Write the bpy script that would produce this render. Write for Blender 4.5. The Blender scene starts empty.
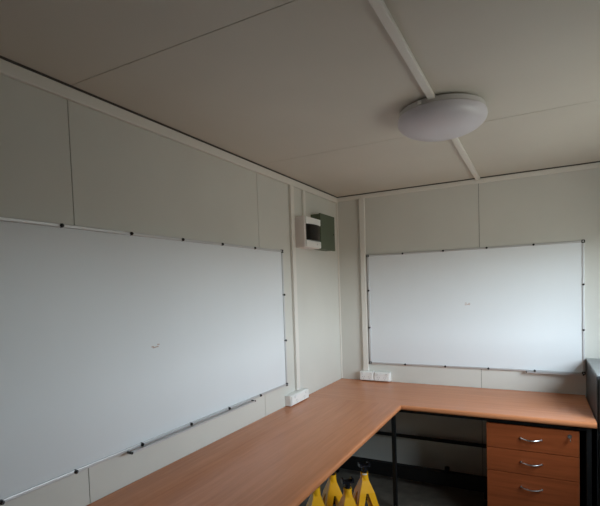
import bpy, bmesh, math, random
from mathutils import Vector, Matrix
random.seed(4)
sc = bpy.context.scene
COL = sc.collection

# ------------------------------------------------------------------ camera
# metres: left wall x=0, back wall y=0, floor z=0; the camera looks towards +y
cam = bpy.data.cameras.new('camera'); cam_ob = bpy.data.objects.new('camera', cam); COL.objects.link(cam_ob)
YAW, PITCH, ROLL, FPX = 0.48883, -0.04639, -0.03407, 446.82
F = Vector((-math.sin(YAW)*math.cos(PITCH), math.cos(YAW)*math.cos(PITCH), math.sin(PITCH)))
R0 = Vector((math.cos(YAW), math.sin(YAW), 0)); U0 = R0.cross(F)
RR = R0*math.cos(ROLL)+U0*math.sin(ROLL); UU = U0*math.cos(ROLL)-R0*math.sin(ROLL)
M = Matrix((RR, UU, -F)).transposed().to_4x4(); M.translation = Vector((1.5231, -3.5979, 1.52445))
cam_ob.matrix_world = M
cam.sensor_fit = 'HORIZONTAL'; cam.sensor_width = 36.0; cam.lens = FPX/600*36
cam.shift_y = (309.76-253)/600; cam.clip_start = 0.02
sc.camera = cam_ob

# ------------------------------------------------------------------ sky, daylight, exposure
WIN = dict(y0=-2.08, y1=-0.64, z0=1.10, z1=1.86)        # window in the right wall
XR, YF, H, ZD = 2.36, -4.85, 2.30, 0.73                 # right wall, front wall, ceiling, desk height
world = bpy.data.worlds.new('overcast_sky'); sc.world = world; world.use_nodes = True
nt = world.node_tree; nt.nodes.clear()
tc = nt.nodes.new('ShaderNodeTexCoord'); sep = nt.nodes.new('ShaderNodeSeparateXYZ')
ramp = nt.nodes.new('ShaderNodeValToRGB'); bg = nt.nodes.new('ShaderNodeBackground'); wo = nt.nodes.new('ShaderNodeOutputWorld')
mp = nt.nodes.new('ShaderNodeMapRange'); mp.inputs['From Min'].default_value = -1; mp.inputs['From Max'].default_value = 1
nt.links.new(tc.outputs['Generated'], sep.inputs[0]); nt.links.new(sep.outputs['Z'], mp.inputs['Value'])
nt.links.new(mp.outputs[0], ramp.inputs[0]); azi = nt.nodes.new('ShaderNodeMath'); azi.operation = 'MULTIPLY_ADD'; azi.inputs[1].default_value = -0.70; azi.inputs[2].default_value = 1.0
azc = nt.nodes.new('ShaderNodeMath'); azc.operation = 'MAXIMUM'; azc.inputs[1].default_value = 0.2      # the sky is brighter towards -y
vm = nt.nodes.new('ShaderNodeVectorMath'); vm.operation = 'SCALE'
nt.links.new(sep.outputs['Y'], azi.inputs[0]); nt.links.new(azi.outputs[0], azc.inputs[0])
nt.links.new(ramp.outputs[0], vm.inputs[0]); nt.links.new(azc.outputs[0], vm.inputs['Scale'])
nt.links.new(vm.outputs[0], bg.inputs[0]); nt.links.new(bg.outputs[0], wo.inputs[0])
e = ramp.color_ramp.elements
e[0].position = 0.0; e[0].color = (0.21, 0.20, 0.18, 1)
e[1].position = 1.0; e[1].color = (0.80, 0.90, 1.02, 1)
for p, c in ((0.49, (0.21, 0.20, 0.18, 1)), (0.51, (1.0, 1.04, 1.08, 1)), (0.56, (0.93, 1.0, 1.08, 1)), (0.62, (0.80, 0.88, 0.98, 1))):
    n = e.new(p); n.color = c
bg.inputs[1].default_value = 16.6
pl = bpy.data.lights.new('window_portal', 'AREA'); pl.shape = 'RECTANGLE'
pl.size = WIN['y1']-WIN['y0']; pl.size_y = WIN['z1']-WIN['z0']; pl.cycles.is_portal = True
po = bpy.data.objects.new('window_portal', pl); COL.objects.link(po)
po.location = (XR+0.02, (WIN['y0']+WIN['y1'])/2, (WIN['z0']+WIN['z1'])/2)
po.rotation_euler = (0, math.radians(90), 0); po.rotation_euler = Matrix(((0,0,1),(1,0,0),(0,1,0))).to_euler()
sc.view_settings.view_transform = 'Standard'; sc.view_settings.look = 'None'
sc.view_settings.gamma = 1.0; sc.view_settings.use_curve_mapping = False
sc.view_settings.exposure = 0.0
sc.cycles.use_denoising = True; sc.cycles.diffuse_bounces = 6; sc.cycles.max_bounces = 14; sc.cycles.sample_clamp_indirect = 8

# ------------------------------------------------------------------ materials
def mat(name, col, rough=0.5, metal=0.0, noise=0.0, nscale=8.0, bump=0.0, bscale=60.0, coat=0.0, stretch=(1,1,1), spec=0.5, coat_rough=0.1):
    m = bpy.data.materials.new(name); m.use_nodes = True
    t = m.node_tree; b = t.nodes['Principled BSDF']
    b.inputs['Base Color'].default_value = (*col, 1); b.inputs['Roughness'].default_value = rough
    b.inputs['Metallic'].default_value = metal; b.inputs['Coat Weight'].default_value = coat
    b.inputs['Coat Roughness'].default_value = coat_rough; b.inputs['Specular IOR Level'].default_value = spec
    if noise or bump:
        c = t.nodes.new('ShaderNodeTexCoord'); g = t.nodes.new('ShaderNodeMapping'); g.inputs['Scale'].default_value = stretch
        t.links.new(c.outputs['Object'], g.inputs[0])
    if noise:
        n = t.nodes.new('ShaderNodeTexNoise'); n.inputs['Scale'].default_value = nscale; n.inputs['Detail'].default_value = 6
        r = t.nodes.new('ShaderNodeValToRGB'); t.links.new(g.outputs[0], n.inputs[0]); t.links.new(n.outputs['Fac'], r.inputs[0])
        k0, k1 = 1-noise, 1+noise
        r.color_ramp.elements[0].position = 0.3; r.color_ramp.elements[0].color = tuple(x*k0 for x in col)+(1,)
        r.color_ramp.elements[1].position = 0.7; r.color_ramp.elements[1].color = tuple(min(1, x*k1) for x in col)+(1,)
        t.links.new(r.outputs[0], b.inputs['Base Color'])
    if bump:
        n2 = t.nodes.new('ShaderNodeTexNoise'); n2.inputs['Scale'].default_value = bscale; n2.inputs['Detail'].default_value = 3
        bp = t.nodes.new('ShaderNodeBump'); bp.inputs['Strength'].default_value = bump; bp.inputs['Distance'].default_value = 0.002
        t.links.new(g.outputs[0], n2.inputs[0]); t.links.new(n2.outputs['Fac'], bp.inputs['Height']); t.links.new(bp.outputs[0], b.inputs['Normal'])
    return m
def wood(name, along, dark=1.0, c0=None):
    """Fine straight-grained beech laminate; along = axis of the grain."""
    m = bpy.data.materials.new(name); m.use_nodes = True
    t = m.node_tree; b = t.nodes['Principled BSDF']
    b.inputs['Roughness'].default_value = 0.27; b.inputs['Specular IOR Level'].default_value = 0.38
    c = t.nodes.new('ShaderNodeTexCoord'); g = t.nodes.new('ShaderNodeMapping')
    s = [26.0]*3; s[along] = 1.3; g.inputs['Scale'].default_value = s
    n = t.nodes.new('ShaderNodeTexNoise'); n.inputs['Scale'].default_value = 1.6; n.inputs['Detail'].default_value = 8; n.inputs['Roughness'].default_value = 0.62
    n.inputs['Distortion'].default_value = 0.5
    r = t.nodes.new('ShaderNodeValToRGB'); el = r.color_ramp.elements
    el[0].position = 0.28; el[0].color = (0.50*dark, 0.178*dark, 0.074*dark, 1)
    el[1].position = 0.74; el[1].color = (0.66*dark, 0.262*dark, 0.118*dark, 1)
    k = el.new(0.5); k.color = (0.575*dark, 0.217*dark, 0.094*dark, 1)
    if c0:
        for q_, f_ in zip(el, (0.8, 1.0, 1.2)): q_.color = tuple(x*f_ for x in c0)+(1,)
    t.links.new(c.outputs['Object'], g.inputs[0]); t.links.new(g.outputs[0], n.inputs[0]); t.links.new(n.outputs['Fac'], r.inputs[0])
    t.links.new(r.outputs[0], b.inputs['Base Color'])
    return m
M_wall = mat('cream_wall_panel', (0.685, 0.678, 0.632), 0.45, noise=0.03, nscale=2.5)
M_ceil = mat('cream_ceiling_panel', (0.66, 0.62, 0.55), 0.5, noise=0.03, nscale=2.0)
M_gap = mat('dark_panel_joint', (0.16, 0.15, 0.135), 0.8)
M_trim = mat('white_trim', (0.80, 0.77, 0.72), 0.4)
M_seal = mat('dark_seal', (0.075, 0.068, 0.06), 0.8)
M_floor = mat('grey_vinyl_floor', (0.10, 0.088, 0.072), 0.45, noise=0.25, nscale=14, bump=0.1)
M_wood_x = wood('beech_laminate_across', 0)
M_wood_y = wood('beech_laminate_along', 1)
M_wood_front = wood('cherry_drawer_front', 0, 1.0, (0.29, 0.070, 0.022))
M_board = mat('whiteboard_enamel', (0.80, 0.83, 0.86), 0.42, spec=0.35, noise=0.012, nscale=3, stretch=(1, 1, 0.3))
M_alu = mat('brushed_aluminium', (0.62, 0.62, 0.63), 0.4, metal=0.45)
M_clip = mat('black_plastic_clip', (0.012, 0.012, 0.014), 0.25)
M_smudge = mat('brown_smudge', (0.58, 0.46, 0.42), 0.6)
M_white = mat('white_plastic', (0.90, 0.90, 0.885), 0.35)
M_cream_pl = mat('cream_plastic', (0.78, 0.72, 0.70), 0.4)
M_slot = mat('grey_slot', (0.28, 0.28, 0.28), 0.6)
M_smoke = mat('smoked_plastic_door', (0.010, 0.008, 0.007), 0.22, spec=0.3)
M_green = mat('grey_green_enamel', (0.095, 0.122, 0.078), 0.5, noise=0.06)
M_black = mat('black_powder_coat', (0.007, 0.007, 0.0075), 0.5, bump=0.1, spec=0.25)
M_cab = mat('charcoal_enamel', (0.045, 0.048, 0.052), 0.35, noise=0.05)
M_cabtop = mat('grey_cabinet_top', (0.30, 0.32, 0.33), 0.4, noise=0.12, nscale=20)
M_chrome = mat('chrome', (0.80, 0.80, 0.81), 0.24, metal=1.0)
M_yellow = mat('yellow_gloss_paint', (0.95, 0.46, 0.012), 0.25, noise=0.05, coat=0.4)
M_steel = mat('oiled_black_steel', (0.03, 0.03, 0.04), 0.25, metal=0.7)
M_sticker = mat('white_sticker', (0.75, 0.75, 0.72), 0.5)
M_lampbase = mat('lamp_base_plastic', (0.62, 0.60, 0.60), 0.5)
M_opal = mat('opal_diffuser', (0.72, 0.69, 0.75), 0.36)
def glass_mat():
    m = bpy.data.materials.new('window_glass'); m.use_nodes = True; t = m.node_tree; t.nodes.clear()
    o = t.nodes.new('ShaderNodeOutputMaterial'); mx = t.nodes.new('ShaderNodeMixShader'); lw = t.nodes.new('ShaderNodeLayerWeight'); lw.inputs[0].default_value = 0.5
    pw = t.nodes.new('ShaderNodeMath'); pw.operation = 'POWER'; pw.inputs[1].default_value = 5.0
    fr = t.nodes.new('ShaderNodeMath'); fr.operation = 'MULTIPLY_ADD'; fr.inputs[1].default_value = 0.96; fr.inputs[2].default_value = 0.04
    t.links.new(lw.outputs['Facing'], pw.inputs[0]); t.links.new(pw.outputs[0], fr.inputs[0])
    tr = t.nodes.new('ShaderNodeBsdfTransparent'); gl = t.nodes.new('ShaderNodeBsdfGlossy'); gl.inputs['Roughness'].default_value = 0.02
    tr.inputs[0].default_value = (0.93, 0.96, 0.95, 1)
    t.links.new(fr.outputs[0], mx.inputs[0]); t.links.new(tr.outputs[0], mx.inputs[1]); t.links.new(gl.outputs[0], mx.inputs[2]); t.links.new(mx.outputs[0], o.inputs[0])
    return m
M_glass = glass_mat()

# ------------------------------------------------------------------ helpers (all shapes are given in world metres)
BASE = {}
def new(): return bmesh.new()
def box(bm, lo, hi, bev=0.0, seg=2):
    r = bmesh.ops.create_cube(bm, size=1.0)['verts']
    for v in r: v.co = Vector([(lo[i]+hi[i])/2 + v.co[i]*(hi[i]-lo[i]) for i in range(3)])
    if bev:
        ed = list({e for v in r for e in v.link_edges})
        bmesh.ops.bevel(bm, geom=ed, offset=bev, segments=seg, profile=0.5, affect='EDGES')
    return r
def cyl(bm, a, b, r0, r1=None, seg=20, caps=True):
    a, b = Vector(a), Vector(b); r1 = r0 if r1 is None else r1
    d = b-a; q = d.to_track_quat('Z', 'Y').to_matrix().to_4x4()
    bmesh.ops.create_cone(bm, cap_ends=caps, segments=seg, radius1=r0, radius2=r1, depth=d.length, matrix=Matrix.Translation((a+b)/2) @ q)
def tube(bm, pts, r, seg=10):
    pts = [Vector(p) for p in pts]; rings = []
    up = Vector((0, 0, 1))
    for i, p in enumerate(pts):
        t = (pts[min(i+1, len(pts)-1)]-pts[max(i-1, 0)]).normalized()
        a = t.cross(up); a = a.normalized() if a.length > 1e-4 else Vector((1, 0, 0)); b = t.cross(a)
        rings.append([bm.verts.new(p+(a*math.cos(k*2*math.pi/seg)+b*math.sin(k*2*math.pi/seg))*r) for k in range(seg)])
    for i in range(len(rings)-1):
        for k in range(seg):
            bm.faces.new((rings[i][k], rings[i][(k+1) % seg], rings[i+1][(k+1) % seg], rings[i+1][k]))
    bm.faces.new(rings[0][::-1]); bm.faces.new(rings[-1])
def lathe(bm, c, prof, seg=48):
    rings = []
    for r, z in prof:
        if r < 1e-5: rings.append([bm.verts.new((c[0], c[1], z))])
        else: rings.append([bm.verts.new((c[0]+r*math.cos(k*2*math.pi/seg), c[1]+r*math.sin(k*2*math.pi/seg), z)) for k in range(seg)])
    for i in range(len(rings)-1):
        A, B = rings[i], rings[i+1]
        for k in range(seg):
            k2 = (k+1) % seg
            q = [A[k % len(A)], A[k2 % len(A)], B[k2 % len(B)], B[k % len(B)]]
            u = []
            for v in q:
                if v not in u: u.append(v)
            if len(u) > 2: bm.faces.new(u)
def hexa(bm, lower, upper):
    """Prism between two matching polygons."""
    a = [bm.verts.new(p) for p in lower]; b = [bm.verts.new(p) for p in upper]; n = len(a)
    bm.faces.new(a[::-1]); bm.faces.new(b)
    for i in range(n): bm.faces.new((a[i], a[(i+1) % n], b[(i+1) % n], b[i]))
def obj(name, bm, m, parent=None, base=None, smooth=False, mods=None):
    bmesh.ops.recalc_face_normals(bm, faces=bm.faces)
    off = Vector(base) if base is not None else (BASE[parent.name] if parent else Vector((0, 0, 0)))
    for v in bm.verts: v.co -= off
    me = bpy.data.meshes.new(name); bm.to_mesh(me); bm.free()
    for x in (m if isinstance(m, (list, tuple)) else [m]): me.materials.append(x)
    if smooth:
        for p in me.polygons: p.use_smooth = True
        try: me.set_sharp_from_angle(angle=math.radians(40))
        except Exception: pass
    o = bpy.data.objects.new(name, me); COL.objects.link(o)
    if parent: o.parent = parent
    else: o.location = off
    BASE[o.name] = off
    return o
def tag(o, label, cat, group=None):
    o['label'] = label; o['category'] = cat
    if group: o['group'] = group
    return o
def thing(name, label, cat, loc, group=None):
    o = bpy.data.objects.new(name, None); COL.objects.link(o); o.location = loc; o.empty_display_size = 0.05
    BASE[o.name] = Vector(loc)
    return tag(o, label, cat, group)
def struct(name, bm, m, **k):
    o = obj(name, bm, m, **k); o['kind'] = 'structure'; return o
def copy_thing(t, delta, label):
    r = t.copy(); COL.objects.link(r); r.location = t.location+Vector(delta); r['label'] = label
    for ch in list(t.children):
        c = ch.copy(); COL.objects.link(c); c.parent = r
        for g in list(ch.children):
            d = g.copy(); COL.objects.link(d); d.parent = c
    return r

# ------------------------------------------------------------------ the room
T, G = 0.05, 0.0017                                     # panel thickness, half the joint width
bm = new(); box(bm, (-T, YF-T, -0.06), (XR+T, T, 0)); struct('floor', bm, M_floor)
def panelled(name, axis, lo, hi, joints, m, plane, side):
    """Sandwich panels with open joints in front of a dark backing; one wall = one mesh."""
    bm = new(); cuts = [lo[axis]]+sorted(joints)+[hi[axis]]
    for i in range(len(cuts)-1):
        a, b = list(lo), list(hi)
        a[axis] = cuts[i]+(G if i else 0); b[axis] = cuts[i+1]-(G if i < len(cuts)-2 else 0)
        box(bm, a, b)
    n = len(bm.faces)
    for j in joints:
        a, b = list(lo), list(hi); a[axis] = j-G-0.004; b[axis] = j+G+0.004
        if side > 0: b[plane] = b[plane]-0.004
        else: a[plane] = a[plane]+0.004
        box(bm, a, b)
    bm.faces.ensure_lookup_table()
    for f in bm.faces[n:]: f.material_index = 1
    return struct(name, bm, [m, M_gap])
panelled('wall_left', 1, (-T, YF, 0), (0, 0, H), [-3.745, -2.503, -1.245], M_wall, 0, 1)
panelled('wall_back', 0, (-T, 0, 0), (XR+T, T, H), [1.1446], M_wall, 1, -1)
panelled('wall_front', 0, (-T, YF-T, 0), (XR+T, YF, H), [1.1446], M_wall, 1, 1)
panelled('ceiling', 1, (-T, YF-T, H), (XR+T, T, H+T), [-3.76, -2.497, -1.228], M_ceil, 2, -1)
bm = new(); w = WIN
box(bm, (XR, YF, 0), (XR+T, w['y0'], H)); box(bm, (XR, w['y1'], 0), (XR+T, 0, H))
box(bm, (XR, w['y0'], 0), (XR+T, w['y1'], w['z0'])); box(bm, (XR, w['y0'], w['z1']), (XR+T, w['y1'], H))
struct('wall_right', bm, M_wall)
# sliding window: aluminium frame, mullion and two panes
bm = new(); f = 0.035; x0, x1 = XR-0.012, XR+T
box(bm, (x0, w['y0'], w['z0']), (x1, w['y0']+f, w['z1']), .003); box(bm, (x0, w['y1']-f, w['z0']), (x1, w['y1'], w['z1']), .003)
box(bm, (x0, w['y0']+f, w['z0']), (x1, w['y1']-f, w['z0']+f), .003); box(bm, (x0, w['y0']+f, w['z1']-f), (x1, w['y1']-f, w['z1']), .003)
ym = (w['y0']+w['y1'])/2; box(bm, (x0+.006, ym-.022, w['z0']+f), (x1-.006, ym+.022, w['z1']-f), .003)
wf = struct('window_1', bm, M_alu)
bm = new(); box(bm, (XR+.022, w['y0']+f, w['z0']+f), (XR+.026, ym-.022, w['z1']-f)); obj('pane', bm, M_glass, wf)
bm = new(); box(bm, (XR+.022, ym+.022, w['z0']+f), (XR+.026, w['y1']-f, w['z1']-f)); obj('pane', bm, M_glass, wf)
# cornice strips with a dark seal above, and the corner strip
tz0, tz1, td = 2.248, 2.294, 0.016
bm = new(); box(bm, (0, YF, tz0), (td, 0, tz1), .004); struct('trim_1', bm, M_trim)
bm = new(); box(bm, (td, -td, tz0+.012), (XR, 0, tz1), .004); struct('trim_2', bm, M_trim)
bm = new(); box(bm, (XR-td, YF, tz0), (XR, -td, tz1), .004); struct('trim_3', bm, M_trim)
bm = new(); box(bm, (0, -.019, tz1), (XR, 0, H)); box(bm, (0, YF, tz1), (.019, -.019, H)); struct('trim_4', bm, M_seal)
bm = new(); box(bm, (0, -.012, ZD+.001), (.012, 0, tz0), .003); struct('trim_5', bm, M_trim)

# ------------------------------------------------------------------ corner desk
DX, DY, DE = 0.7187, 0.7016, 1.808                      # inner edges and the right end
desk = thing('corner_desk', 'L-shaped corner desk with beech laminate top and black steel frame along both walls', 'desk', (0.36, -0.36, 0))
bm = new()
P = [(0.003, -0.003), (DE, -0.003), (DE, -DY), (DX, -DY), (0.003, -DY), (0.003, -2.95), (DX, -2.95)]
v0 = [bm.verts.new((x, y, ZD-.034)) for x, y in P]; v1 = [bm.verts.new((x, y, ZD)) for x, y in P]
for vs, fl in ((v1, 1), (v0, -1)):
    bm.faces.new([vs[i] for i in (0, 4, 3, 2, 1)][::fl]); bm.faces.new([vs[i] for i in (4, 5, 6, 3)][::fl])
for i, j in ((0, 1), (1, 2), (2, 3), (3, 6), (6, 5), (5, 4), (4, 0)): bm.faces.new((v0[i], v0[j], v1[j], v1[i]))
bmesh.ops.recalc_face_normals(bm, faces=bm.faces)
ed = []
for e_ in bm.edges:
    a, b = e_.verts[0].co, e_.verts[1].co
    if abs(a.z-b.z) < 1e-6 and ((abs(a.x-DX) < 1e-4 and abs(b.x-DX) < 1e-4) or (abs(a.y+DY) < 1e-4 and abs(b.y+DY) < 1e-4 and max(a.x, b.x) > DX+.1)): ed.append(e_)
bmesh.ops.bevel(bm, geom=ed, offset=0.0145, segments=5, profile=0.5, affect='EDGES')
for f_ in bm.faces:
    if f_.calc_center_median().y < -DY-.001: f_.material_index = 1
obj('worktop', bm, [M_wood_x, M_wood_y], desk, smooth=True)
def steel(name, lo, hi, bev=.003):
    bm = new(); box(bm, lo, hi, bev); return obj(name, bm, M_black, desk)
zt = ZD-.034
steel('leg', (.641, -.678, 0), (.667, -.652, zt))
steel('leg', (.640, -2.90, 0), (.672, -2.868, zt)); steel('leg', (.03, -2.90, 0), (.062, -2.868, zt))
steel('leg', (.03, -.28, 0), (.062, -.248, zt))
steel('apron', (.672, -.672, zt-.022), (1.760, -.646, zt)); steel('apron', (.646, -2.868, zt-.03), (.672, -.68, zt))
steel('end_panel', (1.760, -.675, 0), (1.785, -.03, zt))
steel('rail', (.062, -.07, .292), (1.760, -.046, .316))
steel('beam', (.062, -.30, .052), (1.226, -.25, .152), .004); steel('foot', (1.18, -.292, 0), (1.214, -.258, .056))
bm = new(); cyl(bm, (.93, -.275, .150), (.93, -.275, .168), .008, seg=12); cyl(bm, (.93, -.275, .165), (.93, -.275, .187), .017, seg=16); obj('adjuster_knob', bm, M_black, desk, smooth=True)

# ------------------------------------------------------------------ drawer pedestal
px0, px1, pf = 1.238, 1.728, -.66
ped = thing('drawer_pedestal', 'three-drawer wooden pedestal with lock under the right end of the desk', 'drawer unit', ((px0+px1)/2, -.36, 0))
bm = new(); box(bm, (px0+.004, pf+.018, .04), (px1-.004, -.12, .662), .002); obj('carcass', bm, M_wood_front, ped)
bm = new(); box(bm, (px0, pf+.006, .6625), (px1, -.12, .674), .003); obj('pedestal_top', bm, M_black, ped)
bm = new(); box(bm, (px0+.02, pf+.05, 0), (px1-.02, -.14, .04)); obj('plinth', bm, M_black, ped)
def bow(parent, xc, z, y, w_=.108):
    bm = new(); n = 14
    pts = [(xc-w_/2+w_*i/n, y-.006-.024*math.sin(math.pi*i/n)**0.75, z-.004*math.sin(math.pi*i/n)) for i in range(n+1)]
    tube(bm, pts, .0048, 8)
    for s in (-1, 1): cyl(bm, (xc+s*w_/2, y+.001, z), (xc+s*w_/2, y-.008, z), .0065, seg=12)
    return obj('handle', bm, M_chrome, parent, smooth=True)
for z0, z1, hz in ((.513, .660, .590), (.369, .509, .444), (.055, .365, .292)):
    bm = new(); box(bm, (px0, pf, z0), (px1, pf+.018, z1), .0015); d = obj('drawer', bm, M_wood_front, ped)
    bow(d, px0+.246, hz, pf)
    if z0 > .5:
        bm = new(); cyl(bm, (px1-.047, pf+.001, .630), (px1-.047, pf-.006, .630), .011, seg=20); obj('lock', bm, M_chrome, d, smooth=True)
        bm = new(); box(bm, (px1-.0485, pf-.020, .626), (px1-.0455, pf-.006, .634), .0005)
        cyl(bm, (px1-.047, pf-.024, .612), (px1-.044, pf-.024, .612), .011, seg=16)
        obj('key', bm, M_chrome, d, smooth=True)

# ------------------------------------------------------------------ charcoal filing cabinet
cx0, cx1, cf, cz = 1.815, 2.275, -.615, .986
cab = thing('filing_cabinet', 'charcoal metal cabinet with grey top standing against the right end of the desk', 'cabinet', ((cx0+cx1)/2, -.31, 0))
bm = new(); box(bm, (cx0, cf, .02), (cx1, -.002, cz-.012), .004); obj('body', bm, M_cab, cab)
bm = new(); box(bm, (cx0, cf-.004, cz-.011), (cx1, -.002, cz), .004); obj('cabinet_top', bm, M_cabtop, cab)
bm = new(); box(bm, (cx0+.02, cf+.02, 0), (cx1-.02, -.02, .02)); obj('plinth', bm, M_black, cab)
for k in range(3):
    z0 = .035+k*.313
    bm = new(); box(bm, (cx0+.012, cf-.018, z0), (cx1-.012, cf-.0005, z0+.303), .004); d = obj('drawer', bm, M_cab, cab)
    bm = new(); box(bm, (2.00, cf-.036, z0+.22), (2.12, cf-.018, z0+.236), .004); obj('handle', bm, M_alu, d)

# ------------------------------------------------------------------ whiteboards
def board(label, along, c0, c1, z0, z1, clips, clip_z, tray, smudge):
    """along=1: on the left wall between y=c0..c1; along=0: on the back wall between x=c0..c1."""
    def P(c, d, z): return (d, c, z) if along == 1 else (c, -d, z)
    def bx(bm, ca, cb, da, db, za, zb, bev=0.0):
        a, b = P(ca, da, za), P(cb, db, zb)
        box(bm, [min(a[i], b[i]) for i in range(3)], [max(a[i], b[i]) for i in range(3)], bev)
    t = thing('whiteboard', label, 'whiteboard', P((c0+c1)/2, 0, z0))
    fw = .014
    bm = new(); bx(bm, c0+fw*.5, c1-fw*.5, .001, .012, z0+fw*.5, z1-fw*.5); obj('writing_surface', bm, M_board, t)
    for a, b, za, zb in ((c0, c1, z0, z0+fw), (c0, c1, z1-fw, z1), (c0, c0+fw, z0+fw, z1-fw), (c1-fw, c1, z0+fw, z1-fw)):
        bm = new(); bx(bm, a, b, .001, .019, za, zb, .003); obj('frame_rail', bm, M_alu, t)
    def clip(c, z, r):
        bm = new(); cyl(bm, P(c, .010, z), P(c, .024, z), r, r*.85, 14); cyl(bm, P(c, .024, z), P(c, .028, z), r*.85, r*.45, 14); obj('clip', bm, M_clip, t, smooth=True)
    for c in clips:
        for z in (z0+fw*.5, z1-fw*.5): clip(c, z, .0085)
    for z in clip_z:
        for c in (c0+fw*.5, c1-fw*.5): clip(c, z, .0085)
    for c in (c0+fw*.5, c1-fw*.5):
        for z in (z0+fw*.5, z1-fw*.5):
            bm = new(); bx(bm, c-.011, c+.011, .002, .023, z-.011, z+.011, .005); o_ = obj('corner_cap', bm, M_clip, t)
            bm = new(); cyl(bm, P(c, .022, z), P(c, .027, z),   .006, .004, 14); obj('screw', bm, M_alu, o_, smooth=True)
    bm = new(); ta, tb = tray
    bx(bm, ta, tb, .0195, .050, z0-.004, z0-.001); bx(bm, ta, tb, .047, .050, z0-.001, z0+.004)
    tr = obj('pen_tray', bm, M_alu, t)
    for c in (ta-.004, tb+.004):
        bm = new(); bx(bm, c-.004, c+.004, .020, .051, z0-.005, z0+.005, .002); obj('end_cap', bm, M_clip, tr)
    bm = new(); sx, sz = smudge
    for k in range(5):
        c, z = sx+random.uniform(-.02, .02), sz+random.uniform(-.008, .008)
        bx(bm, c-.007, c+.007, .0118, .0124, z-.0025, z+.0025)
    obj('smudge', bm, M_smudge, t)
    return t
board('long whiteboard on the left wall, above the near wing of the desk', 1, -3.44, -.984, .874, 1.788,
      [-3.133, -2.826, -2.567, -2.255, -1.946, -1.639, -1.323], [1.181, 1.489], (-2.33, -1.43), (-2.145, 1.292))
board('shorter whiteboard on the back wall, left of the charcoal cabinet', 0, .2676, 1.8073, .8756, 1.7883,
      [.57, .885, 1.196, 1.503], [1.180, 1.490], (1.454, 1.792), (1.055, 1.368))

# ------------------------------------------------------------------ cable ducts
def duct(label, lo, hi):
    bm = new(); box(bm, lo, hi, .004); o = obj('cable_duct', bm, M_trim, base=[(lo[i]+hi[i])/2 for i in range(2)]+[lo[2]])
    tag(o, label, 'cable duct', 'white cable ducts')
LC = (1.153, -1.502)
duct('long white duct along the ceiling from the room\'s near side to the round lamp', (1.132, YF, H-.018), (1.162, LC[1]-.158, H))
duct('short white duct across the ceiling between the round lamp and the back wall', (1.128, LC[1]+.150, H-.018), (1.160, -.019, H))
duct('tall white duct down the left wall to the single power outlet', (0.0, -.850, .808), (.020, -.802, tz0))
duct('short thin white duct above the fuse box on the left wall', (0.0, -.655, 2.04), (.018, -.620, tz0))
duct('white duct down the back wall to the pair of power outlets', (.212, -.024, .812), (.258, 0, tz0+.012))

# ------------------------------------------------------------------ power outlets
def outlet(label, lo, hi, axis, group=None):
    """axis: 0 = front faces +x (left wall), 1 = front faces -y (back wall)."""
    t = thing('power_outlet', label, 'power outlet', ((lo[0]+hi[0])/2, (lo[1]+hi[1])/2, lo[2]), group)
    bm = new(); box(bm, lo, hi, .004); obj('mounting_block', bm, M_white, t)
    bm = new()
    if axis == 0: box(bm, (hi[0]-.001, lo[1]+.006, lo[2]+.005), (hi[0]+.007, hi[1]-.006, hi[2]-.005), .003)
    else: box(bm, (lo[0]+.005, lo[1]-.007, lo[2]+.005), (hi[0]-.005, lo[1]+.001, hi[2]-.005), .003)
    fp = obj('face_plate', bm, M_white, t)
    c, h = ((lo[1]+hi[1])/2, (hi[1]-lo[1])/2) if axis == 0 else ((lo[0]+hi[0])/2, (hi[0]-lo[0])/2)
    zc = (lo[2]+hi[2])/2
    def put(nm, u0, u1, z0, z1, d, m, p):
        bm = new()
        if axis == 0: box(bm, (hi[0]+.0062, u0, z0), (hi[0]+.0062+d, u1, z1))
        else: box(bm, (u0, lo[1]-.0062-d, z0), (u1, lo[1]-.0062, z1))
        return obj(nm, bm, m, p)
    for s in (-1, 1):
        put('switch', c+s*h*.62-.005, c+s*h*.62+.005, zc+.012, zc+.024, .004, M_white, fp)
        put('switch_gap', c+s*h*.62-.0065, c+s*h*.62+.0065, zc+.0105, zc+.0255, .0012, M_slot, fp)
        for dx, dz in ((-.008, .0), (.008, .0), (0, -.015)):
            put('pin_slot', c+s*h*.42+dx-.0012, c+s*h*.42+dx+.0012, zc+dz-.010, zc+dz-.001, .0012, M_slot, fp)
outlet('long white power outlet on the left wall at the foot of the tall duct', (0, -1.0, ZD+.003), (.048, -.738, ZD+.074), 0)
outlet('left one of two white power outlets on the back wall, under the duct', (.187, -.045, ZD+.006), (.308, 0, ZD+.082), 1, 'power outlets on the back wall')
outlet('right one of two white power outlets on the back wall, below the whiteboard corner', (.312, -.045, ZD+.006), (.446, 0, ZD+.080), 1, 'power outlets on the back wall')

# ------------------------------------------------------------------ fuse box and green box
fb = thing('fuse_box', 'small white fuse box with smoked door high on the left wall', 'fuse box', (0, -.64, 1.815))
y0, y1, z0, z1 = -.772, -.526, 1.820, 2.040
bm = new(); box(bm, (0, y0, z0), (.078, y1, z1), .006); obj('enclosure', bm, M_cream_pl, fb)
bm = new(); box(bm, (.076, y0+.006, z1-.052), (.092, y1-.004, z1-.003), .005); obj('top_cover', bm, M_white, fb)
bm = new(); box(bm, (.076, y0+.006, z0+.003), (.092, y1-.004, z0+.052), .005); lc = obj('bottom_cover', bm, M_white, fb)
bm = new(); cyl(bm, (.091, -.60, z0+.028), (.0945, -.60, z0+.028), .006, seg=12); obj('screw', bm, M_alu, lc, smooth=True)
bm = new(); n = 10; ya, yb = y0+.022, y1-.002; lo_, hi_ = [], []
prof = [(.077, ya)]+[(.080+.028*math.sin(math.pi*i/n)**.6, ya+(yb-ya)*i/n) for i in range(n+1)]+[(.077, yb)]
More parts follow.
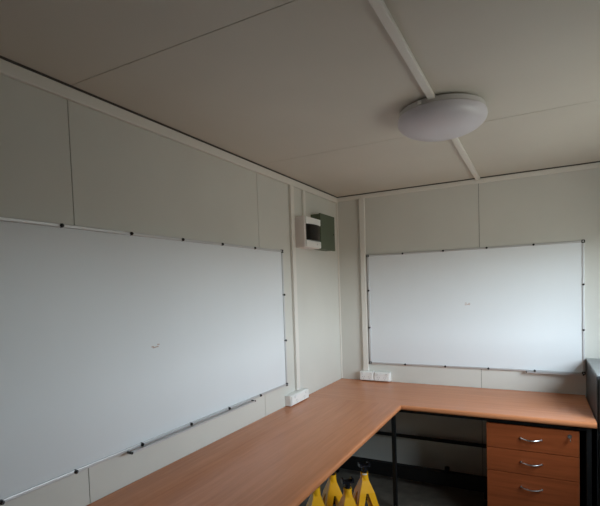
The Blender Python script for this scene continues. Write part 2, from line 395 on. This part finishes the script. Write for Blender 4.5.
hexa(bm, [(x, y, z0+.054) for x, y in prof], [(x, y, z1-.054) for x, y in prof]); obj('smoked_door', bm, M_smoke, fb, smooth=True)
gb = thing('junction_box', 'grey-green metal electrical box beside the white fuse box near the corner', 'electrical box', (0, -.42, 1.82))
bm = new(); box(bm, (0, -.515, 1.824), (.070, -.256, 2.088), .004); obj('enclosure', bm, M_green, gb)
bm = new(); box(bm, (.0705, -.519, 1.820), (.086, -.252, 2.092), .004); dr = obj('door', bm, M_green, gb)
bm = new(); cyl(bm, (.085, -.275, 1.95), (.091, -.275, 1.95), .008, seg=14); obj('latch', bm, M_green, dr, smooth=True)

# ------------------------------------------------------------------ ceiling lamp
lamp = thing('ceiling_light', 'round opal oyster light on the ceiling, switched off', 'ceiling light', (LC[0], LC[1], H))
bm = new(); lathe(bm, LC, [(0, H), (.160, H), (.160, H-.007), (.181, H-.007), (.184, H-.010), (.184, H-.029), (.160, H-.030), (0, H-.030)], 64); obj('lamp_base', bm, M_lampbase, lamp, smooth=True)
bm = new(); pr = [(.160, H-.0305), (.186, H-.0305), (.1895, H-.034), (.1905, H-.046)]
for i in range(1, 17):
    a = i/16*math.pi/2; pr.append((.1905*math.cos(a)**.9 if i < 16 else 0, H-.046-.070*math.sin(a)))
lathe(bm, LC, pr, 64); obj('diffuser', bm, M_opal, lamp, smooth=True)
bm = new(); box(bm, (LC[0]-.062, LC[1]-.186, H-.030), (LC[0]-.046, LC[1]-.172, H-.012), .002); obj('spring_clip', bm, M_white, lamp)

# ------------------------------------------------------------------ axle stands
def axle_stand(label, x, y, top=.30, lift=.055, rot=0.0, sticker=False, mirrored=False):
    t = thing('axle_stand', label, 'axle stand', (x, y, 0), 'yellow axle stands under the desk')
    Rm = Matrix.Rotation(rot, 4, 'Z')
    def W(p): return Vector((x, y, 0))+(Rm @ Vector(p))
    nk, zn = .0235, top-.030                              # neck radius, where the shoulder begins
    bm = new(); cyl(bm, W((0, 0, zn-.012)), W((0, 0, top)), nk*1.12, nk, 24); cyl(bm, W((0, 0, top-.012)), W((0, 0, top)), nk*1.1, nk*1.1, 24)
    nkobj = obj('neck', bm, M_yellow, t, smooth=True)
    b, zs0, sh = .094, top-.125, .051                    # foot half width, shoulder bottom and half width
    bm = new()
    def sq(h, z): return [W((h*sx, h*sy, z)) for sx, sy in ((1, 1), (-1, 1), (-1, -1), (1, -1))]
    ro = [[bm.verts.new(p) for p in sq(h, z)] for h, z in ((nk*.80, zn+.004), (nk*1.02, zn-.020), (sh, zs0))]
    ri = [[bm.verts.new(p) for p in sq(h, z)] for h, z in ((nk*.80-.005, zn+.004), (nk*1.02-.005, zn-.020), (sh-.005, zs0))]
    for A in (ro, ri):
        for i in range(2):
            for k in range(4): bm.faces.new((A[i][k], A[i][(k+1) % 4], A[i+1][(k+1) % 4], A[i+1][k]))
    for k in range(4):
        bm.faces.new((ro[2][k], ro[2][(k+1) % 4], ri[2][(k+1) % 4], ri[2][k])); bm.faces.new((ro[0][k], ro[0][(k+1) % 4], ri[0][(k+1) % 4], ri[0][k]))
    obj('shoulder', bm, M_yellow, t)
    for sx, sy in ((1, 1), (-1, 1), (-1, -1), (1, -1)):
        bm = new()
        # angle-section leg: two plates meeting on the outer corner, wide at the shoulder, narrow at the foot
        def pt(a, c, z): return W((a*sx, c*sy, z))
        r = sh; th = .005; iw = .006; fw_ = .034
        hexa(bm, [pt(b, b, .006), pt(b-fw_, b, .006), pt(b-fw_, b-th, .006), pt(b-th, b-th, .006)],
                 [pt(r, r, zs0), pt(iw, r, zs0), pt(iw, r-th, zs0), pt(r-th, r-th, zs0)])
        hexa(bm, [pt(b, b, .006), pt(b-th, b-th, .006), pt(b-th, b-fw_, .006), pt(b, b-fw_, .006)],
                 [pt(r, r, zs0), pt(r-th, r-th, zs0), pt(r-th, iw, zs0), pt(r, iw, zs0)])
        lg = obj('leg', bm, M_yellow, t)
        bm = new(); q = [pt(b+.004, b+.004, 0), pt(b-.038, b+.004, 0), pt(b-.038, b-.038, 0), pt(b+.004, b-.038, 0)]
        hexa(bm, q, [p+Vector((0, 0, .006)) for p in q]); obj('foot_plate', bm, M_yellow, lg)
    bm = new(); cyl(bm, W((0, 0, .12)), W((0, 0, top+lift-.014)), .0165, seg=16)
    for k in range(9): cyl(bm, W((.013, 0, top-.10+k*.016)), W((.021, 0, top-.10+k*.016)), .005, .003, 8)
    post = obj('ratchet_post', bm, M_steel, t, smooth=True)
    bm = new(); zs = top+lift-.016                       # saddle: a plate with two upturned ends
    q = [W((-.036, -.021, zs)), W((.036, -.021, zs)), W((.036, .021, zs)), W((-.036, .021, zs))]
    hexa(bm, q, [p+Vector((0, 0, .010)) for p in q])
    for s in (-1, 1):
        q = [W((s*.036, -.021, zs+.010)), W((s*.024, -.021, zs+.010)), W((s*.024, .021, zs+.010)), W((s*.036, .021, zs+.010))]
        hexa(bm, q, [p+Vector((0, 0, .014)) for p in q])
    obj('saddle', bm, M_steel, post)
    bm = new(); s = -1 if mirrored else 1
    tube(bm, [W((0, s*.026, top-.032)), W((.004, s*.048, top-.028)), W((.010, s*.062, top-.04)), W((.014, s*.068, top-.085)), W((.016, s*.07, top-.125))], .0055, 10)
    obj('ratchet_handle', bm, M_steel, t, smooth=True)
    if sticker:
        bm = new(); a0 = -math.pi/2-rot+.3
        for k in range(4):
            a, c = a0-.45+k*.3, a0-.45+(k+1)*.3
            q = [W((math.cos(v)*rr_, math.sin(v)*rr_, z)) for v, rr_, z in ((a, nk*1.115, top-.011), (c, nk*1.115, top-.011), (c, nk*1.115, top-.001), (a, nk*1.115, top-.001))]
            bm.faces.new([bm.verts.new(p) for p in q])
        obj('sticker', bm, M_sticker, nkobj)
    return t
axle_stand('yellow axle stand furthest right of the four, with a white sticker on its neck', .505, -.86, top=.305, rot=.70, sticker=True)
axle_stand('yellow axle stand with shiny black saddle in full view, second from the right', .495, -1.128, top=.308, lift=.05, rot=.70)
axle_stand('yellow axle stand half hidden by the desk edge, behind the one in full view', .335, -.995, top=.315, lift=.05, rot=.70)
axle_stand('yellow axle stand furthest left, mostly hidden by the near wing of the desk', .350, -1.268, top=.345, lift=.05, rot=.70)
